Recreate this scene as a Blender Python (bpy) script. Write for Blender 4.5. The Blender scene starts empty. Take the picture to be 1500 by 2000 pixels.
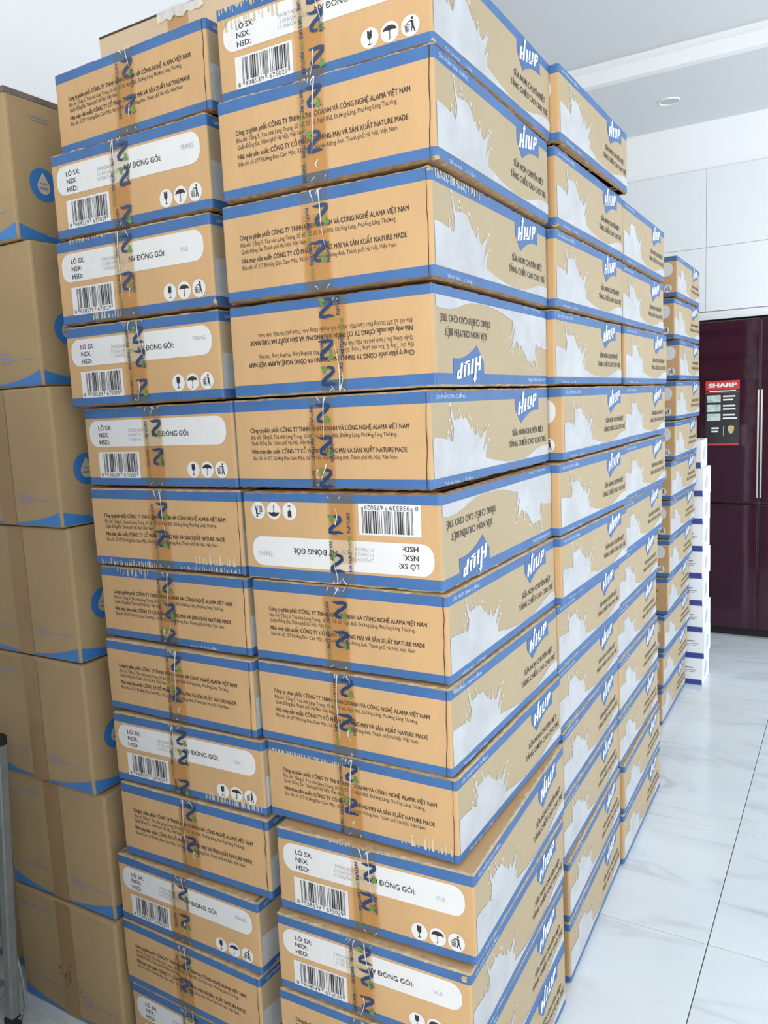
import bpy, bmesh, math, random
from mathutils import Matrix, Vector

random.seed(7)
scene = bpy.context.scene
COL = scene.collection
PI = math.pi

# ------------------------------------------------------------------ camera
CAM = Vector((0.58788, -1.16509, 1.50243))
cam_d = bpy.data.cameras.new('camera')
cam_d.sensor_fit = 'VERTICAL'
cam_d.sensor_height = 36.0
cam_d.sensor_width = 27.0
cam_d.lens = 36.0 * 1549.7 / 2000.0
cam_d.clip_start = 0.02
cam = bpy.data.objects.new('camera', cam_d)
COL.objects.link(cam)
_r = Vector((0.85983288, 0.50840631, -0.04701535))
_u = Vector((-0.02778408, 0.13853747, 0.98996738))
_f = Vector((-0.50981905, 0.84990022, -0.13324468))
cam.matrix_world = Matrix(((_r.x, _u.x, -_f.x, CAM.x), (_r.y, _u.y, -_f.y, CAM.y), (_r.z, _u.z, -_f.z, CAM.z), (0, 0, 0, 1)))
scene.camera = cam

# ------------------------------------------------------------------ world, daylight, exposure
world = bpy.data.worlds.new('daylight')
scene.world = world
world.use_nodes = True
world.node_tree.nodes['Background'].inputs[0].default_value = (0.86, 0.93, 1.0, 1)
world.node_tree.nodes['Background'].inputs[1].default_value = 1.0


def window_light(name, loc, rot, sx, sy, power, col):
    d = bpy.data.lights.new(name, 'AREA')
    d.shape = 'RECTANGLE'
    d.size, d.size_y = sx, sy
    d.energy = power
    d.color = col
    o = bpy.data.objects.new(name, d)
    COL.objects.link(o)
    o.location = loc
    o.rotation_euler = rot
    return o


# daylight through the shop front behind the camera and the glazed right-hand side
window_light('shopfront_daylight', (0.85, -4.1, 1.75), (PI / 2, 0, 0), 1.9, 2.1, 168, (1.0, 0.985, 0.96))
window_light('side_window_daylight', (4.0, 2.6, 1.6), (PI / 2, 0, PI / 2), 2.6, 2.4, 135, (0.93, 0.97, 1.0))
window_light('corner_window_daylight', (4.0, -2.3, 1.6), (PI / 2, 0, PI / 2), 1.8, 2.2, 30, (0.97, 0.985, 1.0))

scene.view_settings.view_transform = 'Standard'
scene.view_settings.look = 'None'
scene.view_settings.gamma = 1.0
scene.view_settings.use_curve_mapping = False
scene.view_settings.exposure = -0.13

# ------------------------------------------------------------------ materials


def lin(c):
    return tuple(((v / 255) / 12.92 if v / 255 <= 0.04045 else ((v / 255 + 0.055) / 1.055) ** 2.4) for v in c)


def mat(name, col, rough=0.7, var=0.0, scale=20.0, bump=0.0, bump_scale=200.0, metallic=0.0, spec=0.5, coat=0.0, stretch=None):
    m = bpy.data.materials.new(name)
    m.use_nodes = True
    nt = m.node_tree
    b = nt.nodes['Principled BSDF']
    b.inputs['Roughness'].default_value = rough
    b.inputs['Metallic'].default_value = metallic
    b.inputs['Specular IOR Level'].default_value = spec
    if coat:
        b.inputs['Coat Weight'].default_value = coat
        b.inputs['Coat Roughness'].default_value = 0.05
    c = (col[0], col[1], col[2], 1)
    b.inputs['Base Color'].default_value = c
    if var or bump:
        tc = nt.nodes.new('ShaderNodeTexCoord')
        oi = nt.nodes.new('ShaderNodeObjectInfo')
        mp = nt.nodes.new('ShaderNodeMapping')
        nt.links.new(tc.outputs['Object'], mp.inputs['Vector'])
        if stretch:
            mp.inputs['Scale'].default_value = stretch
        cb = nt.nodes.new('ShaderNodeCombineXYZ')
        ml = nt.nodes.new('ShaderNodeMath')
        ml.operation = 'MULTIPLY'
        ml.inputs[1].default_value = 37.0
        nt.links.new(oi.outputs['Random'], ml.inputs[0])
        for k in range(3):
            nt.links.new(ml.outputs[0], cb.inputs[k])
        nt.links.new(cb.outputs[0], mp.inputs['Location'])
    if var:
        n = nt.nodes.new('ShaderNodeTexNoise')
        n.inputs['Scale'].default_value = scale
        n.inputs['Detail'].default_value = 6
        n.inputs['Roughness'].default_value = 0.6
        nt.links.new(mp.outputs[0], n.inputs['Vector'])
        r = nt.nodes.new('ShaderNodeValToRGB')
        r.color_ramp.elements[0].position = 0.3
        r.color_ramp.elements[1].position = 0.7
        r.color_ramp.elements[0].color = tuple(v * (1 - var) for v in col) + (1,)
        r.color_ramp.elements[1].color = tuple(min(1, v * (1 + var)) for v in col) + (1,)
        nt.links.new(n.outputs[0], r.inputs[0])
        nt.links.new(r.outputs[0], b.inputs['Base Color'])
    if bump:
        n2 = nt.nodes.new('ShaderNodeTexNoise')
        n2.inputs['Scale'].default_value = bump_scale
        n2.inputs['Detail'].default_value = 3
        nt.links.new(mp.outputs[0], n2.inputs['Vector'])
        bp = nt.nodes.new('ShaderNodeBump')
        bp.inputs['Strength'].default_value = bump
        bp.inputs['Distance'].default_value = 0.002
        nt.links.new(n2.outputs[0], bp.inputs['Height'])
        nt.links.new(bp.outputs[0], b.inputs['Normal'])
    return m


def film(name, tint, gloss, rough=0.12, white=0.0):
    m = bpy.data.materials.new(name)
    m.use_nodes = True
    nt = m.node_tree
    nt.nodes.clear()
    out = nt.nodes.new('ShaderNodeOutputMaterial')
    tr = nt.nodes.new('ShaderNodeBsdfTransparent')
    tr.inputs[0].default_value = tint + (1,)
    gl = nt.nodes.new('ShaderNodeBsdfPrincipled')
    gl.inputs['Base Color'].default_value = (0.9, 0.9, 0.9, 1) if white else (0.5, 0.34, 0.18, 1)
    gl.inputs['Roughness'].default_value = rough
    mx = nt.nodes.new('ShaderNodeMixShader')
    mx.inputs[0].default_value = gloss
    nt.links.new(tr.outputs[0], mx.inputs[1])
    nt.links.new(gl.outputs[0], mx.inputs[2])
    nt.links.new(mx.outputs[0], out.inputs[0])
    return m


M_KRAFT = mat('kraft_board', (0.53, 0.335, 0.165), 0.75, 0.055, 9, 0.25, 60, spec=0.25, stretch=(1.6, 1.6, .6))
M_TAN = mat('printed_tan_board', (0.41, 0.325, 0.205), 0.65, 0.035, 7, 0.2, 50, spec=0.3)
M_EDGE = mat('raw_board_edge', (0.47, 0.35, 0.21), 0.85, 0.22, 70, 0.3, 120, spec=0.2)
M_UNDER = mat('shade_painted_underside', (0.32, 0.205, 0.11), 0.85, 0.25, 60, spec=0.2)  # shade under the carton edges is painted into this darker brown
M_BLUE = mat('blue_band_ink', (0.05, 0.135, 0.32), 0.5, 0.10, 14, 0.2, 60, spec=0.35)
M_BADGE = mat('badge_blue_ink', (0.05, 0.13, 0.32), 0.5, spec=0.35)
M_INK = mat('dark_print_ink', (0.022, 0.018, 0.022), 0.6)
M_INK2 = mat('slogan_ink', (0.05, 0.04, 0.035), 0.6)
M_STAMP = mat('grey_stamp_ink', (0.33, 0.33, 0.37), 0.7)
M_WHITE = mat('white_print_ink', (0.66, 0.66, 0.65), 0.6, 0.02, 30)
M_MILK = mat('milk_print_ink', (0.455, 0.465, 0.485), 0.55, 0.12, 13, spec=0.35)
M_DROP = mat('milk_droplet_ink', (0.56, 0.54, 0.47), 0.55)
M_BANDTXT = mat('pale_band_lettering_ink', (0.45, 0.60, 0.80), 0.6)
M_NAVY = mat('navy_tape_ink', (0.012, 0.045, 0.13), 0.4)
M_GREEN = mat('green_tape_ink', (0.10, 0.24, 0.06), 0.4)
M_TAPE = film('brown_packing_film', (0.972, 0.915, 0.83), 0.07, 0.15)
M_GLINT_FILM = film('painted_glint_and_torn_film', (0.95, 0.97, 0.97), 0.65, 0.2, 1)  # white film for painted tape glints and for the torn tape
M_SEAM = mat('dark_flap_gap', (0.06, 0.035, 0.02), 0.9)
M_RESIDUE = mat('torn_paper', (0.52, 0.44, 0.30), 0.8, 0.2, 60)
M_KRAFT2 = mat('pale_kraft_board', (0.41, 0.29, 0.155), 0.8, 0.06, 6, 0.25, 50, spec=0.2)
M_KTAPE = mat('brown_paper_tape', (0.33, 0.20, 0.085), 0.35, 0.06, 12)
M_WAVE = mat('bright_blue_wave_ink', (0.045, 0.20, 0.52), 0.45, 0.04, 10)
M_MAUVE = mat('mauve_small_print_ink', (0.30, 0.27, 0.36), 0.7)
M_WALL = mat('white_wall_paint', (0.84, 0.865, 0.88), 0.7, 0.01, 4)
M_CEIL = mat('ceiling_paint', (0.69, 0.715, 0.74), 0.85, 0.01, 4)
M_CAB = mat('cabinet_laminate', (0.78, 0.81, 0.83), 0.3, 0.01, 3)
M_TRIM = mat('cornice_white', (0.87, 0.89, 0.90), 0.6)
M_GROUT = mat('dark_grout', (0.10, 0.11, 0.12), 0.9)
M_FR = mat('burgundy_glass', (0.034, 0.006, 0.018), 0.07, spec=0.5)
M_FRB = mat('black_cabinet_steel', (0.008, 0.008, 0.011), 0.3)
M_CHROME = mat('brushed_chrome', (0.36, 0.35, 0.35), 0.3, metallic=1.0)
M_RED = mat('red_sign_print', (0.62, 0.03, 0.03), 0.5)
M_BLACKP = mat('black_sign_print', (0.012, 0.012, 0.016), 0.4)
M_SIGNW = mat('white_sign_print', (0.85, 0.86, 0.86), 0.5)
M_SIGNG = mat('pale_picture_print', (0.50, 0.62, 0.58), 0.5, 0.35, 40)
M_GOLD = mat('gold_shield_print', (0.62, 0.45, 0.18), 0.5)
M_BOXW = mat('white_coated_board', (0.80, 0.83, 0.87), 0.5, 0.02, 10)
M_BOXN = mat('deep_navy_ink', (0.025, 0.05, 0.26), 0.5, 0.15, 30)
M_GREYTXT = mat('grey_print_ink', (0.22, 0.25, 0.33), 0.7)
M_STEEL = mat('grey_ladder_steel', (0.26, 0.28, 0.27), 0.45, 0.12, 30, metallic=0.35)
M_RUBBER = mat('black_rubber', (0.012, 0.012, 0.012), 0.8)
M_SHADE_SCREEN = mat('shade_screen_wood', (0.09, 0.055, 0.035), 0.5, 0.2, 8)
M_LAMP = mat('frosted_lamp_disc', (0.55, 0.57, 0.57), 0.6)


def marble():
    m = bpy.data.materials.new('white_marble_tile')
    m.use_nodes = True
    nt = m.node_tree
    b = nt.nodes['Principled BSDF']
    b.inputs['Roughness'].default_value = 0.16
    b.inputs['Specular IOR Level'].default_value = 0.45
    tc = nt.nodes.new('ShaderNodeTexCoord')
    oi = nt.nodes.new('ShaderNodeObjectInfo')
    ad = nt.nodes.new('ShaderNodeVectorMath')
    ad.operation = 'ADD'
    cb = nt.nodes.new('ShaderNodeCombineXYZ')
    ml = nt.nodes.new('ShaderNodeMath')
    ml.operation = 'MULTIPLY'
    ml.inputs[1].default_value = 23.0
    nt.links.new(oi.outputs['Random'], ml.inputs[0])
    nt.links.new(ml.outputs[0], cb.inputs[0])
    nt.links.new(ml.outputs[0], cb.inputs[2])
    nt.links.new(tc.outputs['Object'], ad.inputs[0])
    nt.links.new(cb.outputs[0], ad.inputs[1])
    mp = nt.nodes.new('ShaderNodeMapping')
    mp.inputs['Rotation'].default_value = (0, 0, 0.75)
    mp.inputs['Scale'].default_value = (0.9, 2.6, 1)
    nt.links.new(ad.outputs[0], mp.inputs[0])
    n = nt.nodes.new('ShaderNodeTexNoise')
    n.inputs['Scale'].default_value = 1.6
    n.inputs['Detail'].default_value = 7
    n.inputs['Roughness'].default_value = 0.55
    n.inputs['Distortion'].default_value = 0.9
    nt.links.new(mp.outputs[0], n.inputs['Vector'])
    s = nt.nodes.new('ShaderNodeMath')
    s.operation = 'SUBTRACT'
    s.inputs[1].default_value = 0.5
    a = nt.nodes.new('ShaderNodeMath')
    a.operation = 'ABSOLUTE'
    nt.links.new(n.outputs[0], s.inputs[0])
    nt.links.new(s.outputs[0], a.inputs[0])
    r = nt.nodes.new('ShaderNodeValToRGB')
    r.color_ramp.elements[0].position = 0.0
    r.color_ramp.elements[0].color = (0.52, 0.565, 0.61, 1)
    r.color_ramp.elements[1].position = 0.05
    r.color_ramp.elements[1].color = (0.66, 0.715, 0.755, 1)
    nt.links.new(a.outputs[0], r.inputs[0])
    n2 = nt.nodes.new('ShaderNodeTexNoise')
    n2.inputs['Scale'].default_value = 2.2
    n2.inputs['Detail'].default_value = 4
    nt.links.new(mp.outputs[0], n2.inputs['Vector'])
    mx = nt.nodes.new('ShaderNodeMix')
    mx.data_type = 'RGBA'
    mx.inputs[7].default_value = (0.70, 0.75, 0.785, 1)
    r2 = nt.nodes.new('ShaderNodeValToRGB')
    r2.color_ramp.elements[0].position = 0.35
    r2.color_ramp.elements[1].position = 0.62
    nt.links.new(n2.outputs[0], r2.inputs[0])
    nt.links.new(r2.outputs[0], mx.inputs[0])
    nt.links.new(r.outputs[0], mx.inputs[6])
    nt.links.new(mx.outputs[2], b.inputs['Base Color'])
    return m


M_TILE = marble()

# ------------------------------------------------------------------ object helpers


def link(name, me, parent=None):
    o = bpy.data.objects.new(name, me)
    COL.objects.link(o)
    if parent is not None:
        o.parent = parent
    return o


def empty(name, loc=(0, 0, 0), label=None, cat=None, group=None):
    o = bpy.data.objects.new(name, None)
    o.empty_display_size = 0.05
    COL.objects.link(o)
    o.location = loc
    if label:
        o['label'] = label
        o['category'] = cat
    if group:
        o['group'] = group
    return o


def struct(name, me, label=None):
    o = link(name, me)
    o['kind'] = 'structure'
    if label:
        o['label'] = label
        o['category'] = name.split('_')[0]
    return o


def mesh(name, verts, faces, mats, idx=None, smooth=False):
    me = bpy.data.meshes.new(name)
    me.from_pydata(verts, [], faces)
    for m in (mats if isinstance(mats, (list, tuple)) else [mats]):
        me.materials.append(m)
    if idx:
        for p, i in zip(me.polygons, idx):
            p.material_index = i
    if smooth:
        for p in me.polygons:
            p.use_smooth = True
    me.update()
    return me


def bm_mesh(name, bm, mats):
    bmesh.ops.recalc_face_normals(bm, faces=bm.faces)
    me = bpy.data.meshes.new(name)
    bm.to_mesh(me)
    bm.free()
    for m in (mats if isinstance(mats, (list, tuple)) else [mats]):
        me.materials.append(m)
    return me


def box_into(bm, x0, x1, y0, y1, z0, z1, bev=0.0, mi=0):
    r = bmesh.ops.create_cube(bm, size=1.0)
    for v in r['verts']:
        v.co.x = x0 + (v.co.x + 0.5) * (x1 - x0)
        v.co.y = y0 + (v.co.y + 0.5) * (y1 - y0)
        v.co.z = z0 + (v.co.z + 0.5) * (z1 - z0)
    fs = set(f for v in r['verts'] for f in v.link_faces)
    for f in fs:
        f.material_index = mi
    if bev:
        es = list(set(e for v in r['verts'] for e in v.link_edges))
        bmesh.ops.bevel(bm, geom=es, offset=bev, segments=2, affect='EDGES', profile=0.5)


def box_mesh(name, dims, m, bev=0.0):
    bm = bmesh.new()
    box_into(bm, *dims, bev=bev)
    return bm_mesh(name, bm, m)


def tube_mesh(name, paths, rad, m, seg=8):
    verts, faces = [], []
    for pts in paths:
        pts = [Vector(p) for p in pts]
        base = len(verts)
        for i, p in enumerate(pts):
            t = (pts[min(i + 1, len(pts) - 1)] - pts[max(i - 1, 0)]).normalized()
            a = Vector((0, 0, 1)) if abs(t.z) < 0.9 else Vector((1, 0, 0))
            s = t.cross(a).normalized()
            w = t.cross(s).normalized()
            for k in range(seg):
                an = 2 * PI * k / seg
                verts.append(p + s * math.cos(an) * rad + w * math.sin(an) * rad)
        for i in range(len(pts) - 1):
            for k in range(seg):
                a0 = base + i * seg + k
                b0 = base + i * seg + (k + 1) % seg
                faces.append((a0, b0, b0 + seg, a0 + seg))
        faces.append(tuple(base + k for k in reversed(range(seg))))
        faces.append(tuple(base + (len(pts) - 1) * seg + k for k in range(seg)))
    return mesh(name, verts, faces, m, smooth=True)


# ------------------------------------------------------------------ flat print builder (u to the right, v up, metres)


class Flat:
    def __init__(self):
        self.v, self.f, self.mi, self.lay = [], [], [], {}

    def poly(self, pts, mi=0):
        b = len(self.v)
        self.v += [tuple(p) for p in pts]
        self.f.append(tuple(range(b, b + len(pts))))
        self.mi.append(mi)

    def rect(self, u0, u1, v0, v1, mi=0):
        self.poly([(u0, v0), (u1, v0), (u1, v1), (u0, v1)], mi)

    def ellipse(self, cu, cv, ru, rv, n=20, mi=0, rot=0.0):
        c, s = math.cos(rot), math.sin(rot)
        self.poly([(cu + ru * math.cos(2 * PI * k / n) * c - rv * math.sin(2 * PI * k / n) * s,
                    cv + ru * math.cos(2 * PI * k / n) * s + rv * math.sin(2 * PI * k / n) * c) for k in range(n)], mi)

    def rrect(self, u0, u1, v0, v1, r, mi=0):
        pts = []
        for cu, cv, a0 in ((u1 - r, v0 + r, -90), (u1 - r, v1 - r, 0), (u0 + r, v1 - r, 90), (u0 + r, v0 + r, 180)):
            for k in range(7):
                a = math.radians(a0 + 15 * k)
                pts.append((cu + r * math.cos(a), cv + r * math.sin(a)))
        self.poly(pts, mi)

    def stroke(self, pts, w, mi=0):
        ws = w if isinstance(w, (list, tuple)) else [w] * len(pts)
        L_, R_ = [], []
        for i, p in enumerate(pts):
            a = pts[max(i - 1, 0)]
            b = pts[min(i + 1, len(pts) - 1)]
            d = Vector((b[0] - a[0], b[1] - a[1]))
            d = d.normalized() if d.length else Vector((1, 0))
            n = Vector((-d.y, d.x)) * ws[i] / 2
            L_.append((p[0] + n.x, p[1] + n.y))
            R_.append((p[0] - n.x, p[1] - n.y))
        for i in range(len(pts) - 1):
            self.poly([R_[i], R_[i + 1], L_[i + 1], L_[i]], mi)

    def text(self, s, u0, u1, vc, cap, bold=0.0, mi=0, rot=0.0, shear=0.0):
        """text fitted to u0..u1, capital letters of height cap centred on vc; rot turns it about (u0, vc)"""
        vs, fs = text_geo(s, bold)
        x0 = min(p[0] for p in vs)
        x1 = max(p[0] for p in vs)
        k = (u1 - u0) / (x1 - x0)
        ky = cap / 0.70
        b = len(self.v)
        c, sn = math.cos(rot), math.sin(rot)
        for q, (x, y) in enumerate(vs):
            self.lay[b + q] = q * 3 // len(vs) if bold else 0
            uu = (x - x0) * k
            vv = y * ky - cap / 2
            self.v.append((u0 + uu * c - vv * sn, vc + uu * sn + vv * c + shear * uu))
        for f in fs:
            self.f.append(tuple(b + i for i in f))
            self.mi.append(mi)

    def build(self, name, mats, to3):
        o3 = Vector(to3(0, 0))
        n = (Vector(to3(1, 0)) - o3).cross(Vector(to3(0, 1)) - o3).normalized()
        return mesh(name, [Vector(to3(*p)) + n * (.00009 * self.lay.get(i, 0)) for i, p in enumerate(self.v)], self.f, mats, self.mi)


_tcache = {}


def glyphs(s):
    c = bpy.data.curves.new('lettering', 'FONT')
    c.body = s
    c.resolution_u = 2
    o = bpy.data.objects.new('lettering', c)
    COL.objects.link(o)
    bpy.context.view_layer.update()
    dg = bpy.context.evaluated_depsgraph_get()
    me = bpy.data.meshes.new_from_object(o.evaluated_get(dg))
    r = ([(v.co.x, v.co.y) for v in me.vertices], [tuple(p.vertices) for p in me.polygons])
    bpy.data.objects.remove(o)
    bpy.data.curves.remove(c)
    bpy.data.meshes.remove(me)
    return r


def text_geo(s, bold):
    """outline of one line of lettering; the crossed D is a D with its bar, heavier weights are widened strokes"""
    key = (s, bold)
    if key not in _tcache:
        plain = s.replace('Đ', 'D')
        vs, fs = glyphs(plain)
        for k, ch in enumerate(s):
            if ch == 'Đ':
                xr = max(p[0] for p in glyphs(plain[:k + 1])[0])
                x0 = xr - 0.60
                b = len(vs)
                vs = vs + [(x0 - .08, .32), (x0 + .30, .32), (x0 + .30, .40), (x0 - .08, .40)]
                fs = fs + [(b, b + 1, b + 2, b + 3)]
        if bold:
            v0, f0 = list(vs), list(fs)
            vs, fs = [], []
            for dx, dy in ((-bold, 0), (bold, 0), (0, bold * .5)):
                b = len(vs)
                vs += [(x + dx, y + dy) for x, y in v0]
                fs += [tuple(b + i for i in f) for f in f0]
        _tcache[key] = (vs, fs)
    return _tcache[key]


# ------------------------------------------------------------------ the room
X0, X1, Y0, Y1 = -1.75, 4.2, -4.3, 4.75
ZC, ZS = 3.135, 3.035
YB = 3.974            # plane of the fridge and cabinet fronts
YS = 3.03             # front of the dropped soffit
floor = struct('floor', box_mesh('floor', (X0, X1, Y0, Y1, -0.12, -0.004), M_GROUT), 'white marble tiled floor with thin dark joints')
TP = 0.638
tile_me = box_mesh('tile', (-TP / 2 + .0013, TP / 2 - .0013, -TP / 2 + .0013, TP / 2 - .0013, -0.009, 0.0), M_TILE, 0.0008)
ix = 0
for i in range(-5, 7):
    for j in range(-8, 7):
        cx = 0.275 + (i + 0.5) * TP
        cy = 0.967 + (j + 0.5) * TP
        if cx + TP / 2 > X1 or cy + TP / 2 > Y1 or cx - TP / 2 < X0 - .3 or cy - TP / 2 < Y0 - .2:
            continue
        t = link('tile', tile_me, floor)
        t.location = (cx, cy, 0)
        t.rotation_euler.z = PI if (i * 7 + j * 3) % 2 else 0

struct('wall_left', box_mesh('wall_left', (X0 - .15, X0, Y0, Y1, 0, ZC), M_WALL), 'plain white wall on the left')
struct('wall_back', box_mesh('wall_back', (X0, X1, Y1, Y1 + .15, 0, ZC), M_WALL), 'plain white back wall behind the cabinets')
# front wall behind the camera with the shop-front opening
bm = bmesh.new()
box_into(bm, X0, -0.15, Y0 - .15, Y0, 0, ZC)
box_into(bm, -0.15, 1.85, Y0 - .15, Y0, 2.85, ZC)
box_into(bm, 1.85, X1, Y0 - .15, Y0, 0, ZC)
box_into(bm, -0.15, 1.85, Y0 - .15, Y0, 0, 0.65)
struct('wall_front', bm_mesh('wall_front', bm, M_WALL), 'white wall around the shop front window')
bm = bmesh.new()
box_into(bm, X1, X1 + .15, Y0, -3.3, 0, ZC)
box_into(bm, X1, X1 + .15, -1.3, 1.3, 0, ZC)
box_into(bm, X1, X1 + .15, -3.3, -1.3, 2.85, ZC)
box_into(bm, X1, X1 + .15, -3.3, -1.3, 0, 0.35)
box_into(bm, X1, X1 + .15, 3.9, Y1, 0, ZC)
box_into(bm, X1, X1 + .15, 1.3, 3.9, 2.85, ZC)
box_into(bm, X1, X1 + .15, 1.3, 3.9, 0, 0.35)
struct('wall_right', bm_mesh('wall_right', bm, M_WALL), 'white wall around the side window')
for n, (nm, lab) in enumerate((('window_1', 'wide shop front window frame'), ('window_2', 'wide side window frame'))):
    bm = bmesh.new()
    if n == 0:
        for x in (-0.15, 0.5, 1.15, 1.8):
            box_into(bm, x, x + .05, Y0 - .1, Y0 - .04, 0.65, 2.85)
        box_into(bm, -0.15, 1.85, Y0 - .1, Y0 - .04, 2.8, 2.85)
        box_into(bm, -0.15, 1.85, Y0 - .1, Y0 - .04, 0.65, 0.70)
    else:
        for y in (1.3, 2.15, 3.0, 3.85):
            box_into(bm, X1 + .04, X1 + .1, y, y + .05, 0.35, 2.85)
        box_into(bm, X1 + .04, X1 + .1, 1.3, 3.9, 2.8, 2.85)
        box_into(bm, X1 + .04, X1 + .1, 1.3, 3.9, 0.35, 0.40)
    struct(nm, bm_mesh(nm, bm, M_FRB), lab)

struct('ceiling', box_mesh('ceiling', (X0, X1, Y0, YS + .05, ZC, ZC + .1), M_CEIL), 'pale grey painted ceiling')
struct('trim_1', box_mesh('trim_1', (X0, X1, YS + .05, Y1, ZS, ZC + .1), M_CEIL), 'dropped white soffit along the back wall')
bm = bmesh.new()
box_into(bm, X0, X1, YS, YS + .05, ZS - .002, ZS + .062)
box_into(bm, X0, X1, YS + .012, YS + .05, ZS + .062, ZC)
struct('trim_2', bm_mesh('trim_2', bm, M_TRIM), 'white stepped cornice edging the soffit')
struct('trim_3', box_mesh('trim_3', (X0, X1, YB + .01, Y1, 2.775, ZS), M_TRIM), 'white bulkhead above the cabinets')

struct('wall_shade_screen', box_mesh('wall_shade_screen', (X0, -0.06, -1.80, -1.50, 0, 1.95), M_SHADE_SCREEN, .004), 'tall dark wooden screen added out of view to shade the left stacks')  # unseen screen, added to keep shop-front light off the left stacks

# recessed downlight in the soffit
dl = empty('recessed_downlight', (-0.321, 3.50, ZS), 'small round unlit downlight set in the white soffit', 'downlight')
bm = bmesh.new()
bmesh.ops.create_cone(bm, cap_ends=False, segments=32, radius1=0.052, radius2=0.045, depth=0.006, matrix=Matrix.Translation((0, 0, -0.003)))
bmesh.ops.create_cone(bm, cap_ends=False, segments=32, radius1=0.052, radius2=0.055, depth=0.006, matrix=Matrix.Translation((0, 0, -0.003)))
link('bezel', bm_mesh('bezel', bm, M_TRIM), dl)
bm = bmesh.new()
bmesh.ops.create_cone(bm, cap_ends=True, segments=32, radius1=0.045, radius2=0.045, depth=0.002, matrix=Matrix.Translation((0, 0, -0.002)))
link('diffuser', bm_mesh('diffuser', bm, M_LAMP), dl)

# ------------------------------------------------------------------ fitted cabinet over and beside the fridge
cab = empty('fitted_cabinet', (0, YB, 0), 'tall white flat-panel cabinet built around the dark fridge', 'cabinet')
XN0, XN1 = -0.275, 0.475       # fridge niche
bm = bmesh.new()
box_into(bm, X0 + .02, X1 - .02, 0.022, 0.75, 1.96, 2.774)
box_into(bm, X0 + .02, XN0, 0.022, 0.75, 0.0, 1.96)
box_into(bm, XN1, X1 - .02, 0.022, 0.75, 0.0, 1.96)
link('carcass', bm_mesh('carcass', bm, M_CAB), cab)
link('valance', box_mesh('valance', (XN0, XN1, 0.004, 0.03, 1.913, 1.958), M_CAB, .001), cab)
xs = [X0 + .02, -0.968, -0.205, 0.558, 1.32, 2.08, 2.85, X1 - .02]
for a, b in zip(xs[:-1], xs[1:]):
    for z0, z1 in ((1.962, 2.330), (2.330, 2.773)):
        link('door_panel', box_mesh('door_panel', (a + .0008, b - .0008, 0.0, 0.02, z0 + .0008, z1 - .0008), M_CAB, .001), cab)
for a, b in ((X0 + .02, -0.968), (-0.968, XN0), (XN1, 1.32), (1.32, 2.08), (2.08, 2.85), (2.85, X1 - .02)):
    link('door_panel', box_mesh('door_panel', (a + .0008, b - .0008, 0.0, 0.02, 0.08, 1.959), M_CAB, .001), cab)

# ------------------------------------------------------------------ fridge
fr = empty('refrigerator', (0.1, YB, 0), 'dark burgundy glass four-door fridge set in the white cabinet', 'refrigerator')
FW = 0.358
link('body', box_mesh('body', (-FW, FW, 0.03, 0.68, 0.03, 1.895), M_FRB, .003), fr)
link('plinth', box_mesh('plinth', (-FW + .01, FW - .01, 0.02, 0.60, 0.0, 0.05), M_RUBBER), fr)
for s in (-1, 1):
    a, b = (-FW, -0.004) if s < 0 else (0.004, FW)
    for z0, z1 in ((0.055, 0.818), (0.828, 1.898)):
        d = link('door', box_mesh('door', (a, b, -0.03, 0.028, z0, z1), M_FR, .006), fr)
        e0, e1 = (-0.014, -0.0045) if s < 0 else (0.0045, 0.014)
        if z0 < .5:
            continue
        link('edge_trim', box_mesh('edge_trim', (e0, e1, -0.033, -0.0302, z0 + .03, (z1 if z1 < 1 else 1.52) - .03), M_CHROME, .001), d)


def fz(y):
    return lambda u, v: (u, y, v)


# promotional sticker on the left upper door, local x from the fridge centre
st = link('promo_sticker', box_mesh('promo_sticker', (-0.298, -0.110, -0.0318, -0.0302, 1.168, 1.552), M_BLACKP), fr)
F = Flat()
F.rect(-0.298, -0.110, 1.499, 1.552)
F.rect(-0.298, -0.110, 1.481, 1.4845)
F.rect(-0.296, -0.112, 1.172, 1.181)
link('red_header', F.build('red_header', M_RED, fz(-0.0322)), st)
F = Flat()
F.text('SHARP', -0.283, -0.125, 1.5255, 0.024, bold=0.05)
F.rect(-0.275, -0.13, 1.4885, 1.4945)
for k, zc in enumerate((1.447, 1.392, 1.338)):
    F.rect(-0.2, -0.133, zc + .008, zc + .017)
    F.rect(-0.2, (-.145, -.131, -.122)[k], zc - .012, zc - .003)
F.rect(-0.263, -0.222, 1.268, 1.278)
F.rect(-0.263, -0.225, 1.249, 1.258)
F.rect(-0.198, -0.1965, 1.225, 1.285)
link('sign_lettering', F.build('sign_lettering', M_SIGNW, fz(-0.0326)), st)
F = Flat()
for zc in (1.447, 1.392, 1.338):
    F.rrect(-0.288, -0.213, zc - .021, zc + .021, .003)
link('sign_picture', F.build('sign_picture', M_SIGNG, fz(-0.0326)), st)
F = Flat()
F.poly([(-0.172, 1.283), (-0.155, 1.288), (-0.138, 1.283), (-0.138, 1.262), (-0.145, 1.245), (-0.155, 1.238), (-0.165, 1.245), (-0.172, 1.262)])
link('shield_mark', F.build('shield_mark', M_GOLD, fz(-0.0326)), st)

# ------------------------------------------------------------------ milk cartons
H = 0.17
W = 0.42174
L = 0.58098
BB, BT = 0.122 * H, 0.862 * H


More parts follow.
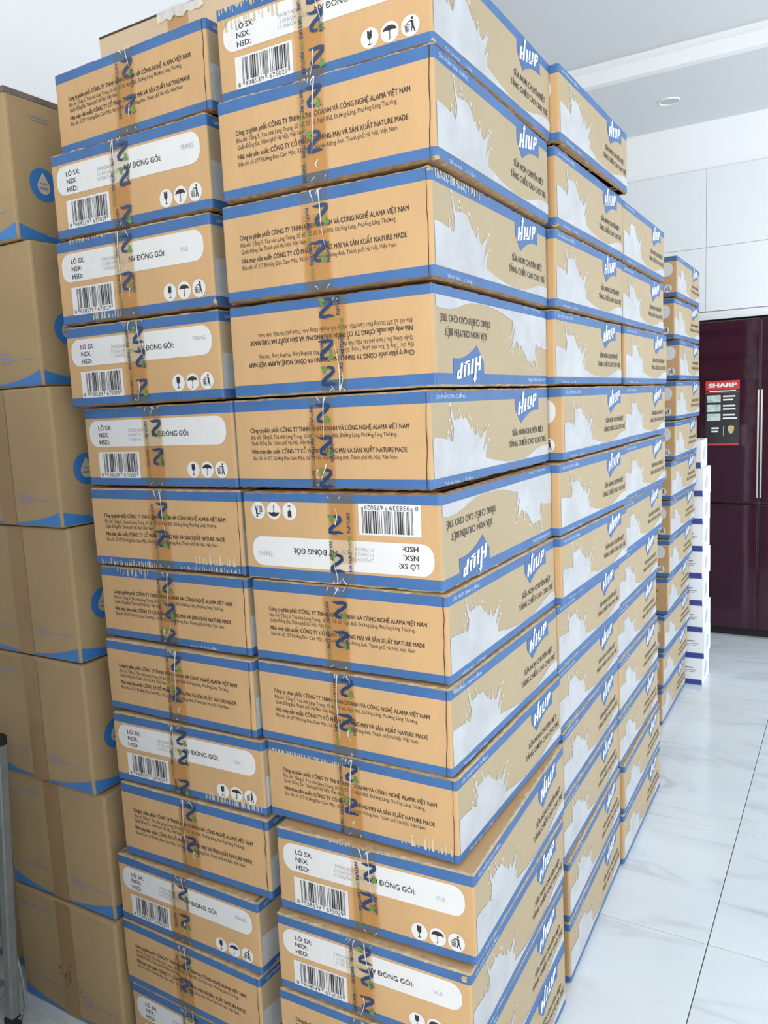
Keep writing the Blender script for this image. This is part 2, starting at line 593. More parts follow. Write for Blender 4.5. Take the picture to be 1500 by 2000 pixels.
def body_mesh(seed):
    rnd = random.Random(seed)
    r = 0.005
    cont = []          # (x, y, nx, ny, side)
    hw, hl = W / 2, L / 2

    def seg(xa, ya, xb, yb, nx, ny, n, side):
        for k in range(n):
            t = k / n
            cont.append((xa + (xb - xa) * t, ya + (yb - ya) * t, nx, ny, side))

    def arc(cx, cy, a0, side0, side1):
        for k in range(3):
            a = math.radians(a0 + 30 * k)
            cont.append((cx + r * math.cos(a), cy + r * math.sin(a), math.cos(a), math.sin(a), side0 if k < 2 else side1))
    seg(-hw + r, -hl, hw - r, -hl, 0, -1, 40, 0)
    arc(hw - r, -hl + r, -90, 0, 1)
    seg(hw, -hl + r, hw, hl - r, 1, 0, 48, 1)
    arc(hw - r, hl - r, 0, 1, 0)
    seg(hw - r, hl, -hw + r, hl, 0, 1, 12, 0)
    arc(-hw + r, hl - r, 90, 0, 1)
    seg(-hw, hl - r, -hw, -hl + r, -1, 0, 48, 1)
    arc(-hw + r, -hl + r, 180, 1, 0)
    n = len(cont)
    lev = [(0.0012, .020), (0.0022, .007), (0.0052, 0), (BB, 0), (BT, 0), (H - .0045, 0), (H - .0014, .0035), (H - .0012, .012)]
    ph = [rnd.uniform(0, 6.28) for _ in range(8)]
    verts = []
    for li, (z, ins) in enumerate(lev):
        for k, (x, y, nx, ny, sd) in enumerate(cont):
            a = 2 * PI * k / n
            dz = do = 0.0
            if li in (1, 2, 5, 6):
                w = math.sin(3 * a + ph[0] + (li > 3)) + 0.7 * math.sin(7 * a + ph[1] + 2 * (li > 3)) + 0.5 * math.sin(17 * a + ph[2])
                dz = 0.0006 * w + rnd.uniform(-.0011, .0009)
                do = (0.0007 * w + rnd.uniform(-.0022, .0014)) if li in (1, 6) else 0.0
                if li in (2, 5):
                    dz *= 0.55
                if li == 6:
                    dz = max(-.0012, min(dz, .0002))
                if li == 1:
                    dz = max(dz, -.002)
            if li in (0, 7):
                do = 0.0
            verts.append((x - nx * (ins - do), y - ny * (ins - do), z + dz))
    faces, mi = [], []
    for li in range(len(lev) - 1):
        for k in range(n):
            k2 = (k + 1) % n
            faces.append((li * n + k, li * n + k2, (li + 1) * n + k2, (li + 1) * n + k))
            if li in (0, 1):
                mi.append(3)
            elif li in (5, 6):
                mi.append(2)
            elif li in (2, 4):
                mi.append(1)
            else:
                mi.append(0 if cont[k][4] == 0 else 4)
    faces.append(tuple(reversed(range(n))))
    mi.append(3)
    faces.append(tuple(range((len(lev) - 1) * n, len(lev) * n)))
    mi.append(5)
    return mesh('carton_body', verts, faces, [M_KRAFT, M_BLUE, M_EDGE, M_UNDER, M_TAN, M_KRAFT], mi)


BODIES = [body_mesh(s) for s in range(6)]
OFF = 0.0006


def front(off):
    return lambda u, v: (-W / 2 + u, -L / 2 - off, v)


def side(off):
    return lambda u, v: (W / 2 + off, -L / 2 + u, v)


# --- address print
F = Flat()
for s, u0, u1, vc, cap, b in (
        ('Công ty phân phối: CÔNG TY TNHH KINH DOANH VÀ CÔNG NGHỆ ALAMA VIỆT NAM', .091, .904, .652, .0083, .022),
        ('Địa chỉ: Tầng 5, Tòa nhà Láng Trung, Số 60, Tổ 33, Ngõ 850, Đường Láng, Phường Láng Thượng,', .093, .848, .578, .0072, 0.0),
        ('Quận Đống Đa, Thành phố Hà Nội, Việt Nam.', .095, .435, .513, .0072, 0.0),
        ('Nhà máy sản xuất: CÔNG TY CỔ PHẦN THƯƠNG MẠI VÀ SẢN XUẤT NATURE MADE', .094, .891, .421, .0083, .022),
        ('Địa chỉ: số 277 Đường Đào Cam Mộc, Xã Uy Nỗ, Huyện Đông Anh, Thành phố Hà Nội, Việt Nam', .095, .844, .349, .0072, 0.0)):
    F.text(s, u0 * W, u1 * W, vc * H, cap, b)
ME_ADDR = F.build('address_print', M_INK, front(OFF))

# --- lot label: white panels, dark lettering, barcode, pictograms
F = Flat()
F.rrect(.035 * W, .957 * W, .508 * H, .835 * H, .0235)
ME_PILL = F.build('lot_panel', M_WHITE, front(OFF))
F = Flat()
F.rect(.088 * W, .382 * W, .118 * H, .442 * H)
ME_BARW = F.build('barcode_panel', M_WHITE, front(OFF))
RI = 0.0163
CI = [(.738 * W, .222 * H), (.825 * W, .222 * H), (.912 * W, .222 * H)]
ME_DISC = []
for c in CI:
    F = Flat()
    F.ellipse(c[0], c[1], RI, RI, 28)
    ME_DISC.append(F.build('pictogram', M_WHITE, front(OFF)))


def ean13(code):
    Lc = '0001101 0011001 0010011 0111101 0100011 0110001 0101111 0111011 0110111 0001011'.split()
    Rc = [''.join('1' if c == '0' else '0' for c in s) for s in Lc]
    Gc = [s[::-1] for s in Rc]
    par = 'LLLLLL LLGLGG LLGGLG LLGGGL LGLLGG LGGLLG LGGGLL LGLGLG LGLGGL LGGLGL'.split()[int(code[0])]
    s = '101'
    for d, q in zip(code[1:7], par):
        s += (Lc if q == 'L' else Gc)[int(d)]
    s += '01010'
    for d in code[7:]:
        s += Rc[int(d)]
    return s + '101'


F = Flat()
F.text('LÔ SX:', .105 * W, .199 * W, .742 * H, .0094, .02)
F.text('NSX:', .105 * W, .176 * W, .655 * H, .0094, .02)
F.text('HSD:', .105 * W, .178 * W, .566 * H, .0094, .02)
ME_LOTT = F.build('lot_lettering', M_INK, front(OFF * 1.6))
F = Flat()
F.text('NV ĐÓNG GÓI:', .497 * W, .728 * W, .652 * H, .0105, .02)
ME_PACK = F.build('packer_lettering', M_INK, front(OFF * 1.6))
F = Flat()
bits = ean13('8938539675029')
bu0, bu1 = .125 * W, .365 * W
mw = (bu1 - bu0) / 95
k = 0
while k < 95:
    if bits[k] == '1':
        j = k
        while j < 95 and bits[j] == '1':
            j += 1
        guard = k < 3 or k >= 92 or 45 <= k < 50
        F.rect(bu0 + k * mw, bu0 + j * mw, (.152 if guard else .19) * H, .422 * H)
        k = j
    else:
        k += 1
F.text('8', .099 * W, .112 * W, .157 * H, .0078)
F.text('938539', .137 * W, .232 * W, .157 * H, .0078)
F.text('675029', .262 * W, .352 * W, .157 * H, .0078)
ME_BARS = F.build('barcode_lines', M_INK, front(OFF * 1.6))
ME_SYM = []
# fragile glass
F = Flat()
cu, cv = CI[0]
F.poly([(cu - .0042, cv + .0115), (cu - .001, cv + .0115), (cu + .0004, cv + .0085), (cu + .0012, cv + .0115), (cu + .0042, cv + .0115), (cu + .0042, cv + .001), (cu + .0015, cv - .0022), (cu - .0015, cv - .0022), (cu - .0042, cv + .001)])
F.rect(cu - .0007, cu + .0007, cv - .0095, cv - .002)
F.rect(cu - .0034, cu + .0034, cv - .0108, cv - .0092)
ME_SYM.append(F.build('glass_symbol', M_INK, front(OFF * 1.6)))
# umbrella
F = Flat()
cu, cv = CI[1]
F.poly([(cu - .0125, cv + .002)] + [(cu + .0125 * math.cos(math.radians(a)), cv + .002 + .0085 * math.sin(math.radians(a))) for a in range(165, 10, -15)] + [(cu + .0125, cv + .002), (cu + .006, cv + .0032), (cu, cv + .002), (cu - .006, cv + .0032)])
F.rect(cu - .0007, cu + .0007, cv - .0105, cv + .003)
F.stroke([(cu, cv - .0102), (cu - .0015, cv - .0115), (cu - .0028, cv - .0102)], .0013)
ME_SYM.append(F.build('umbrella_symbol', M_INK, front(OFF * 1.6)))
# tidy person with bin
F = Flat()
cu, cv = CI[2]
F.ellipse(cu + .0035, cv + .0105, .0021, .0021, 10)
F.poly([(cu + .001, cv + .008), (cu + .0055, cv + .007), (cu + .006, cv - .001), (cu + .0088, cv - .0105), (cu + .0068, cv - .0105), (cu + .0042, cv - .0035), (cu + .0018, cv - .0095), (cu + .0002, cv - .0095), (cu + .0023, cv - .001)])
F.stroke([(cu + .002, cv + .0068), (cu - .0032, cv + .0062), (cu - .0058, cv + .0032)], .0015)
F.stroke([(cu - .0095, cv + .0022), (cu - .0083, cv - .0085), (cu - .0026, cv - .0085), (cu - .0014, cv + .0022), (cu - .0095, cv + .0022)], .0011)
for q in (.3, .6):
    F.stroke([(cu - .0095 + .0081 * q, cv + .002), (cu - .0083 + .0057 * q, cv - .0085)], .0009)
F.stroke([(cu - .009, cv - .002), (cu - .0019, cv - .002)], .0009)
F.stroke([(cu - .0087, cv - .0055), (cu - .0022, cv - .0055)], .0009)
ME_SYM.append(F.build('bin_symbol', M_INK, front(OFF * 1.6)))

F = Flat()
F.text('290624(07)', .318 * W, .437 * W, .705 * H, .0066)
F.text('11/06/24', .318 * W, .408 * W, .650 * H, .0066)
F.text('11/06/26', .318 * W, .408 * W, .597 * H, .0066)
F.text('(27)', .432 * W, .472 * W, .638 * H, .0066)
ME_DATE = F.build('date_stamp', M_STAMP, front(OFF * 1.6))
ME_NAME = {}
for s, a, b, v in (('TRANG', .845, .922, .700), ('VUI', .822, .864, .652)):
    F = Flat()
    F.text(s, a * W, b * W, v * H, .0085)
    ME_NAME[s] = F.build('name_stamp', M_STAMP, front(OFF * 1.6))

# --- milk splash
SPL = [(0.049, 0.517), (0.09, 0.5), (0.103, 0.493), (0.099, 0.528), (0.107, 0.524), (0.12, 0.482), (0.136, 0.463), (0.132, 0.56), (0.136, 0.559), (0.14, 0.478), (0.148, 0.595), (0.14, 0.65), (0.132, 0.71), (0.127, 0.806), (0.133, 0.809), (0.142, 0.736), (0.152, 0.675), (0.174, 0.686), (0.196, 0.692), (0.193, 0.719), (0.183, 0.759), (0.188, 0.761), (0.197, 0.73), (0.206, 0.699), (0.213, 0.685), (0.226, 0.697), (0.241, 0.681), (0.256, 0.624), (0.274, 0.566), (0.28, 0.593), (0.284, 0.587), (0.289, 0.535), (0.308, 0.498), (0.317, 0.571), (0.322, 0.573), (0.324, 0.524), (0.328, 0.487), (0.344, 0.458), (0.357, 0.485), (0.37, 0.523), (0.376, 0.562), (0.381, 0.559), (0.38, 0.521), (0.394, 0.563), (0.4, 0.556), (0.384, 0.492), (0.374, 0.435), (0.367, 0.373), (0.359, 0.311), (0.375, 0.372), (0.392, 0.403), (0.399, 0.396), (0.386, 0.352), (0.381, 0.289), (0.381, 0.232), (0.414, 0.215), (0.48, 0.175), (0.56, 0.142), (0.62, 0.132), (0.68, 0.128), (0.74, 0.138), (0.80, 0.175), (0.85, 0.215), (0.90, 0.243), (0.95, 0.25), (0.991, 0.238)]
DRP = [(0.126, 0.838, 0.0078, 0.02), (0.121, 0.684, 0.0065, 0.0143), (0.132, 0.603, 0.0052, 0.0171), (0.108, 0.564, 0.0065, 0.02), (0.178, 0.726, 0.0052, 0.0143), (0.182, 0.786, 0.0057, 0.0217), (0.252, 0.711, 0.007, 0.0257), (0.27, 0.681, 0.0052, 0.02), (0.316, 0.602, 0.0061, 0.0171), (0.389, 0.592, 0.0052, 0.0143), (0.409, 0.592, 0.007, 0.02), (0.408, 0.429, 0.0061, 0.0229)]
F = Flat()
F.poly([(s * L, t * H) for s, t in [(.009, .123), (.991, .123)] + SPL[::-1] + [(.03, .52), (.009, .518)]])
for s, t, a, b in DRP:
    F.ellipse(s * L, t * H, a * .75 * L, b * .9 * H, 10, 1, rot=0.12)
ME_SPLASH = F.build('milk_splash_print', [M_MILK, M_DROP], side(OFF))

# --- badge
F = Flat()
arc_pts = []
for k in range(13):
    q = k / 12
    arc_pts.append((.705 + q * .182, .565 + .135 * math.sin(q * PI * .62) ** 0.85 + .02 * q))
F.poly([(s * L, t * H) for s, t in [(.652, .862), (.652, .735)] + arc_pts + [(.887, .862)]])
ME_BADGE = F.build('brand_badge', M_BADGE, side(OFF * 1.3))
F = Flat()
b0, b1, hb, hh, sh = .678, .848, .665, .155, .60


def hp(x, y):
    s = b0 + (b1 - b0) * x + .012 * (y - .5)
    return (s * L, (hb + hh * y + sh * (b1 - b0) * x) * H)


def hrect(x0, x1, y0, y1):
    F.poly([hp(x0, y0), hp(x1, y0), hp(x1, y1), hp(x0, y1)])


hrect(0, .10, 0, 1)
hrect(.10, .19, .42, .60)
hrect(.19, .28, 0, 1.42)
F.poly([hp(.15, 1.38), hp(.32, 1.38), hp(.235, 1.75)])
hrect(.36, .46, 0, 1)
hrect(.53, .62, .12, 1)
hrect(.70, .79, .12, 1)
F.poly([hp(.53, .12), hp(.58, 0), hp(.74, 0), hp(.79, .12), hp(.79, .22), hp(.53, .22)])
hrect(.86, .95, 0, 1)
F.poly([hp(.95, .82), hp(.95, 1), hp(1.04, 1), hp(1.08, .9), hp(1.08, .5), hp(1.04, .38), hp(.95, .38), hp(.95, .54), hp(1.0, .56), hp(1.0, .80)])
ME_HIUP = F.build('badge_lettering', M_SIGNW, side(OFF * 1.9))

F = Flat()
F.text('SỮA NON CHUYÊN BIỆT', .618 * L, .938 * L, .463 * H, .0122, .012)
F.text('TĂNG CHIỀU CAO CHO TRẺ', .585 * L, .967 * L, .330 * H, .0122, .012)
ME_SLOGAN = F.build('slogan_print', M_INK2, side(OFF))
F = Flat()
F.text('SẢN PHẨM DINH DƯỠNG', .033 * L, .235 * L, .918 * H, .0068, .015)
ME_BANDTXT = F.build('band_lettering', M_BANDTXT, side(OFF))
F = Flat()
F.text('Thể tích thực: .... ( 12 hộp )', .075 * L, .27 * L, .055 * H, .0055, .01)
ME_BANDTXT2 = F.build('band_lettering', M_BANDTXT, side(OFF))

# --- flap seam beside the right-hand corner of the end face
ME_SEAM = []
for sd in range(3):
    rnd = random.Random(50 + sd)
    F = Flat()
    pts, ws = [], []
    for k in range(9):
        q = k / 8
        pts.append((W - .0075 - .003 * (1 - q) + rnd.uniform(-.0012, .0012), .004 + q * (H - .010)))
        ws.append(rnd.uniform(.0009, .0022))
    F.stroke(pts, ws)
    ME_SEAM.append(F.build('flap_seam', M_SEAM, front(OFF)))

# --- packing tape
TW = 0.053


def n_logo(F, cu, cv, sc, rot):
    c, s = math.cos(rot), math.sin(rot)

    def T(p):
        x, y = (p[0] - .45) * sc, (p[1] - .5) * sc
        return (cu + x * c - y * s, cv + x * s + y * c)
    pts = [(-.05, .98), (.25, .93), (.6, .97), (.88, .93), (.84, .78), (.6, .58), (.32, .42), (.12, .24), (.14, .08), (.32, .02), (.55, .0)]
    ws = [.05, .17, .2, .2, .22, .22, .22, .22, .2, .18, .1]
    F.stroke([T(p) for p in pts], [w * sc for w in ws], 0)
    for (a, b) in (((.5, .12), (1.0, -.02)), ((.62, .34), (.88, .2))):
        d = (b[0] - a[0], b[1] - a[1])
        n = (-d[1] * .3, d[0] * .3)
        m = ((a[0] + b[0]) / 2, (a[1] + b[1]) / 2)
        F.poly([T(a), T((m[0] - n[0], m[1] - n[1])), T(b), T((m[0] + n[0], m[1] + n[1]))], 1)


def tape_variant(seed):
    rnd = random.Random(300 + seed)
    hl = L / 2
    prof = [(-hl + .0105, H + .0004), (-hl + .004, H - .0005), (-hl - .0004, H - .0045), (-hl - .0014, H - .010), (-hl - .0012, H * .5), (-hl - .0014, .010), (-hl - .0006, .006), (-hl + .006, .0005)]
    verts, faces = [], []
    lean = rnd.uniform(-.004, .006)
    for j, (y, z) in enumerate(prof):
        q = 1 - z / H
        for x in (-TW / 2, -TW / 6, TW / 6, TW / 2):
            verts.append((x + lean * (q - .5) + rnd.uniform(-.0008, .0008), y - (rnd.uniform(0, .0006) if 2 < j < 6 else 0), z))
    for j in range(len(prof) - 1):
        for i in range(3):
            a = j * 4 + i
            faces.append((a, a + 4, a + 5, a + 1))
    # second overlapping layer from the bottom up to part height
    top = rnd.choice((.62, .75, .86, .45)) * H
    b = len(verts)
    dx = rnd.uniform(-.008, .008)
    for j, (y, z) in enumerate(((-hl - .0022, top), (-hl - .0022, top * .5), (-hl - .0024, .010), (-hl - .0014, .006))):
        for x in (-TW / 2, TW / 2):
            verts.append((x + dx, y, z + (rnd.uniform(-.004, .004) if j == 0 else 0)))
    for j in range(3):
        a = b + j * 2
        faces.append((a, a + 2, a + 3, a + 1))
    tape = mesh('packing_tape', verts, faces, M_TAPE)
    F = Flat()
    z = H - .012 - rnd.uniform(0, .02)
    while z > .02:
        sc = .031
        u = .008 + rnd.uniform(-.006, .006)
        if z - sc > .006:
            n_logo(F, u, z - sc / 2, sc, rnd.choice((0, 0, 0, PI)))
        tu = -.016 + rnd.uniform(-.004, .003)
        ln = min(.036, z - .008)
        if ln > .028:
            F.text('NATURE', tu, tu + ln, z - .002, .0068, .02, 0, rot=-PI / 2)
            if z - ln - .03 > .012:
                F.text('MADE', tu, tu + .025, z - ln - .005, .0068, 0, 1, rot=-PI / 2)
        z -= rnd.choice((.046, .058, .070))
    if rnd.random() < .7:
        zz = rnd.uniform(.05, H - .05)
        F.text('NATURE', .0215, .0215 + .034, zz - .02, .0064, .02, 0, rot=PI / 2)
    pr = F.build('tape_lettering', [M_NAVY, M_GREEN], lambda u, v: (u + lean * (.5 - v / H), -L / 2 - .0029, v))
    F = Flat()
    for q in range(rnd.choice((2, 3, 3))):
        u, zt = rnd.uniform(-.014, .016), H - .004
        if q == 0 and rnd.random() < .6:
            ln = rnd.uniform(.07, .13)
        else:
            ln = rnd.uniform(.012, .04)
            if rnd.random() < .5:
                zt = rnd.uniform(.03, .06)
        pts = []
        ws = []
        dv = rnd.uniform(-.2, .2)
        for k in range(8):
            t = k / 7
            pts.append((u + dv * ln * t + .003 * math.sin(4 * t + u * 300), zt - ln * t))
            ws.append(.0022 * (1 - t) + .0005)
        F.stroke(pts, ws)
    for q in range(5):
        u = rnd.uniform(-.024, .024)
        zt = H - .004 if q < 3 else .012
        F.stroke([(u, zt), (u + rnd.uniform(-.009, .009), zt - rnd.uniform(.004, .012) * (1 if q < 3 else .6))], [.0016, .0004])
    cr = F.build('painted_tape_glint', M_GLINT_FILM, lambda u, v: (u, -L / 2 - .0033, v))  # white streaks painted on as the glare of the creased tape
    return tape, pr, cr


TAPES = [tape_variant(k) for k in range(8)]


# --- peeled tape residue
def residue(s0, s1, t0, t1, n, seed, edge, plane):
    rnd = random.Random(seed)
    F = Flat()
    D = W if plane is front else L
    for k in range(n):
        s = s0 + (s1 - s0) * (k + rnd.uniform(.1, .9)) / n
        w = (s1 - s0) / n * rnd.uniform(.25, .75)
        h = (t1 - t0) * rnd.uniform(.35, 1.0)
        a, b = (t0, t0 + h) if edge == 'low' else (t1 - h, t1)
        F.poly([((s - w / 2) * D, a * H), ((s + w / 2) * D, a * H), ((s + w * .3) * D, b * H), ((s - w * .35) * D, b * H)])
    return F.build('tape_residue', M_RESIDUE, plane(OFF * 1.2))


ORD = ['topmost', 'second from the top', 'third from the top', 'fourth from the top', 'fifth from the top', 'sixth from the top',
       'seventh from the top', 'sixth from the floor', 'fifth from the floor', 'fourth from the floor', 'third from the floor', 'second from the floor', 'lowest']


def carton(loc, rz, sz, label, group, end=None, name=None, flip=False, tape=None, seam=None, seed=0, sideprint=True):
    """loc: centre of the base"""
    root = empty('milk_carton', loc, label, 'carton', group)
    root.scale = (1, 1, sz)
    root.rotation_euler = (0, PI, rz) if flip else (0, 0, rz)
    if flip:
        root.location.z += H * sz
        root.rotation_euler = (Matrix.Rotation(rz, 3, 'Z') @ Matrix.Rotation(PI, 3, 'Y')).to_euler()
    link('body', BODIES[seed % len(BODIES)], root)
    if end == 'address':
        link('address_print', ME_ADDR, root)
    elif end == 'lot':
        lw = link('lot_panel', ME_PILL, root)
        link('lot_lettering', ME_LOTT, lw)
        link('packer_lettering', ME_PACK, lw)
        link('date_stamp', ME_DATE, lw)
        if name:
            link('name_stamp', ME_NAME[name], lw)
        link('barcode_lines', ME_BARS, link('barcode_panel', ME_BARW, root))
        for dm, sm in zip(ME_DISC, ME_SYM):
            link(sm.name, sm, link('pictogram', dm, root))
    if seam is not None:
        link('flap_seam', ME_SEAM[seam % 3], root)
    if tape is not None:
        tp, pr, cr = TAPES[tape % len(TAPES)]
        t = link('packing_tape', tp, root)
        t.location.x = random.uniform(-.016, -.002)
        link('tape_lettering', pr, t)
        link('painted_tape_glint', cr, t)['kind'] = 'stuff'
    if sideprint:
        kids = [link('milk_splash_print', ME_SPLASH, root), link('slogan_print', ME_SLOGAN, root), link('band_lettering', ME_BANDTXT, root), link('band_lettering', ME_BANDTXT2, root)]
        bd = link('brand_badge', ME_BADGE, root)
        link('badge_lettering', ME_HIUP, bd)
        kids.append(bd)
        if flip:
            for k in kids:
                k.rotation_euler.z = PI
    return root


LEV = [2.2117, 2.0478, 1.8733, 1.6984, 1.5272, 1.3549, 1.1816, 1.0168, 0.8505, 0.6854, 0.5049, 0.3381, 0.1722, 0.0]
A_FIT = [[0.0058, 0.0036, 0.02], [0.0088, -0.0159, 0.0358], [-0.0017, -0.01, 0.026], [-0.0084, -0.0015, 0.0247], [-0.0159, 0.0043, -0.0001], [-0.0067, -0.0003, 0.0136], [-0.0044, 0.0063, 0.0149], [-0.0027, 0.0041, 0.0078], [0.0011, 0.0102, 0.0081], [0.0205, -0.0077, 0.0483], [0.0192, -0.0223, 0.0383], [0.0166, -0.0255, 0.03], [0.008, -0.005, 0.0183]]
B_FIT = [[-0.0043, 0.0048, -0.0077], [-0.0211, -0.0123, 0.0282], [-0.0226, -0.019, 0.0251], [-0.0223, -0.016, 0.0247], [-0.0099, 0.0013, 0.0058], [-0.0086, -0.0024, 0.0189], [-0.0032, 0.0, 0.0035], [0.0029, -0.0094, 0.003], [0.0047, -0.0116, 0.0278], [0.0101, -0.0142, 0.0212], [-0.009, -0.0247, -0.0059], [-0.0094, -0.0267, -0.0214], [-0.0057, -0.0217, -0.025]]
C2_FIT = [[0.0207, -0.0018, -0.0033], [0.0069, 0.0062, 0.0019], [0.0064, -0.0011, -0.0013], [0.0028, -0.0053, -0.0027], [0.013, 0.0106, 0.0033], [0.0121, -0.0272, -0.0133], [0.0108, -0.0262, -0.0129], [-0.0082, 0.0061, 0.004], [-0.0157, 0.0175, 0.0109], [-0.0188, 0.0385, 0.0236], [-0.0199, 0.0349, 0.0218], [-0.016, 0.0515, 0.0327], [-0.0168, 0.0522, 0.0338]]
C3_FIT = [[0.0019, 0.0081, 0.0058], [-0.0012, 0.0084, 0.0066], [0.0092, 0.0027, 0.0005], [0.0041, 0.0107, 0.0078], [0.0049, 0.0054, 0.0034], [-0.0065, 0.015, 0.0134], [-0.0203, 0.0117, 0.013], [-0.0256, 0.0101, 0.0128], [-0.0263, 0.0068, 0.0102], [-0.0268, 0.0053, 0.0091], [-0.0204, 0.0196, 0.0211], [-0.022, 0.0133, 0.0155]]


def extents(cx, cy, rz):
    c, s = abs(math.cos(rz)), abs(math.sin(rz))
    return (W / 2 * c + L / 2 * s, L / 2 * c + W / 2 * s)


def sz_of(r):
    return (LEV[r] - LEV[r + 1] - .0012) / H


A_END = [('lot', None), ('address', None), ('address', None), ('address', 'flip'), ('address', None), ('lot', 'TRANG flip'), ('address', None), ('address', None), ('address', None), ('lot', 'VUI'), ('lot', 'VUI'), ('address', None), ('address', None)]
B_END = [('address', None), ('lot', 'TRANG'), ('lot', 'VUI'), ('lot', 'TRANG'), ('lot', None), ('address', None), ('address', None), ('address', None), ('lot', 'VUI'), ('address', None), ('lot', 'TRANG'), ('address', None), ('lot', None)]


def label_for(end, extra, r, where):
    if extra and 'flip' in extra:
        return 'upside-down milk carton showing %s, %s of the %s' % ('company address' if end == 'address' else 'barcode label', ORD[r], where)
    k = {'address': 'company address end', 'lot': 'barcode label end', None: 'milk splash side'}[end]
    return 'milk carton with %s, %s of the %s' % (k, ORD[r], where)


back_y = []
cartons = {}
for r in range(13):
    dx, dy, th = A_FIT[r]
    end, ex = A_END[r]
    flip = bool(ex and 'flip' in ex)
    nm = ex.split()[0] if ex and ex.split()[0] in ME_NAME else None
    cx, cy = -W / 2 + dx, L / 2 + dy
    back_y.append(cy + extents(cx, cy, th)[1])
    cartons['A', r] = carton((cx, cy, LEV[r + 1]), th, sz_of(r), label_for(end if r < 12 else None, ex, r, 'right front stack'), 'milk cartons in the right front stack',
                             end, nm, flip, tape=[0, 1, 2, 3, 4, 5, 6, 7, 1, 2, 0, 6, 3][r], seam=None if flip or end == 'lot' else r, seed=r)
left_edge = [cartons['A', r].location.x - extents(0, 0, A_FIT[r][2])[0] for r in range(13)]
for r in range(13):
    dx, dy, th = B_FIT[r]
    end, nm = B_END[r]
    cx, cy = -W - .01 + dx - W / 2, L / 2 + dy
    ex = extents(cx, cy, th)[0]
    cartons['B', r] = carton((cx, cy, LEV[r + 1]), th, sz_of(r), label_for(end, None, r, 'left front stack'), 'milk cartons in the left front stack',
                             end, nm, False, tape=[5, 3, 7, 0, 6, 2, 4, 1, 3, 7, 5, 2, 0][r], seam=r if end == 'address' else None, seed=r + 3)
back2 = []
for r in range(13):
    dx, dy, th = C2_FIT[r]
    cx, cy = -W / 2 + dx, L + .01 + dy + L / 2
    e = extents(cx, cy, th)[1]
    cy = max(cy, back_y[r] + .002 + e)
    back2.append(cy + e)
    cartons['C2', r] = carton((cx, cy, LEV[r + 1]), th, sz_of(r), label_for(None, None, r, 'middle stack'), 'milk cartons in the middle stack',
                              'lot' if r in (0, 4) else 'address', None, seed=r + 1)
for r in range(1, 13):
    dx, dy, th = C3_FIT[r - 1]
    cx, cy = -W / 2 + dx, 2 * L + .02 + dy + L / 2
    e = extents(cx, cy, th)[1]
    cy = max(cy, back2[r] + .002 + e)
    cartons['C3', r] = carton((cx, cy, LEV[r + 1]), th, sz_of(r), label_for(None, None, r - 1 if r < 7 else r, 'third stack back'),
                              'milk cartons in the third stack back', 'address', None, seed=r + 2)

# far stack near the fridge
HD = 0.1722
D_X = [-.078, -.082, -.076, -.080, -.086, -.094, -.100, -.108, -.118, -.122, -.130, -.138]
for r in range(12):
    th = [.01, -.01, .03, .0, .015, -.008, .0, .01, .02, -.01, .0, .004][r]
    end = 'address' if r == 8 else 'lot'
    nm = 'VUI' if r == 3 else None
    ordn = ORD[r] if r < 6 else ORD[r + 1]
    cartons['D', r] = carton((D_X[r] - W / 2, 2.405 + L / 2 + (.02 if r in (2, 3) else 0), (11 - r) * HD), th, (HD - .0012) / H,
                             'shaded milk carton, %s of the far stack near the fridge' % ordn, 'milk cartons in the far stack', end, nm, seed=r)

# peeled residue on worn cartons
for key, args in ((('A', 0), (.02, .62, .90, .985, 46, 1, 'high', front)), (('A', 0), (.03, .32, .70, .84, 14, 2, 'high', front)),
                  (('A', 8), (.02, .52, .845, .90, 44, 3, 'high', front)), (('A', 8), (.72, .97, .10, .26, 12, 4, 'low', front)),
                  (('A', 2), (.02, .34, .895, .98, 30, 5, 'high', side)), (('A', 7), (.02, .10, .90, .98, 12, 6, 'high', side)),
                  (('B', 5), (.04, .46, .02, .11, 30, 7, 'low', front)), (('B', 5), (.60, .97, .035, .10, 26, 8, 'low', front)), (('B', 5), (.70, .96, .11, .26, 13, 18, 'low', front)),
                  (('B', 6), (.13, .36, .86, .985, 13, 9, 'high', front)), (('B', 2), (.10, .36, .93, .99, 22, 10, 'high', front)),
                  (('B', 2), (.22, .42, .04, .15, 12, 11, 'low', front)), (('B', 8), (.62, .98, .06, .24, 26, 12, 'low', front)),
                  (('B', 6), (.62, .80, .04, .07, 16, 13, 'low', front)), (('A', 9), (.30, .62, .955, .985, 20, 14, 'high', front))):
    link('tape_residue', residue(*args), cartons[key])['kind'] = 'stuff'


# crushed corners: small crumpled lumps of raw board
def crumple(name, size, seed):
    rnd = random.Random(seed)
    bm = bmesh.new()
    bmesh.ops.create_icosphere(bm, subdivisions=2, radius=1.0)
    for v in bm.verts:
        k = rnd.uniform(.62, 1.1)
        v.co = Vector((v.co.x * size[0] * k, v.co.y * size[1] * k, v.co.z * size[2] * k))
    return bm_mesh(name, bm, M_EDGE)


for i, (key, p, s) in enumerate(((('A', 0), (W / 2 - .006, -L / 2 + .006, .007), (.008, .007, .007)), (('A', 1), (W / 2 - .005, -L / 2 + .005, .006), (.008, .007, .006)),
                                 (('A', 10), (W / 2 - .012, -L / 2 + .004, H - .013), (.011, .006, .011)), (('A', 2), (W / 2 - .006, -L / 2 + .005, H - .008), (.007, .006, .007)),
                                 (('C2', 1), (W / 2 - .006, -L / 2 + .006, .005), (.009, .007, .005)), (('B', 2), (W / 2 - .004, -L / 2 + .004, .010), (.006, .006, .008)))):
    o = link('crushed_corner', crumple('crushed_corner', s, 70 + i), cartons[key])
    o.location = p

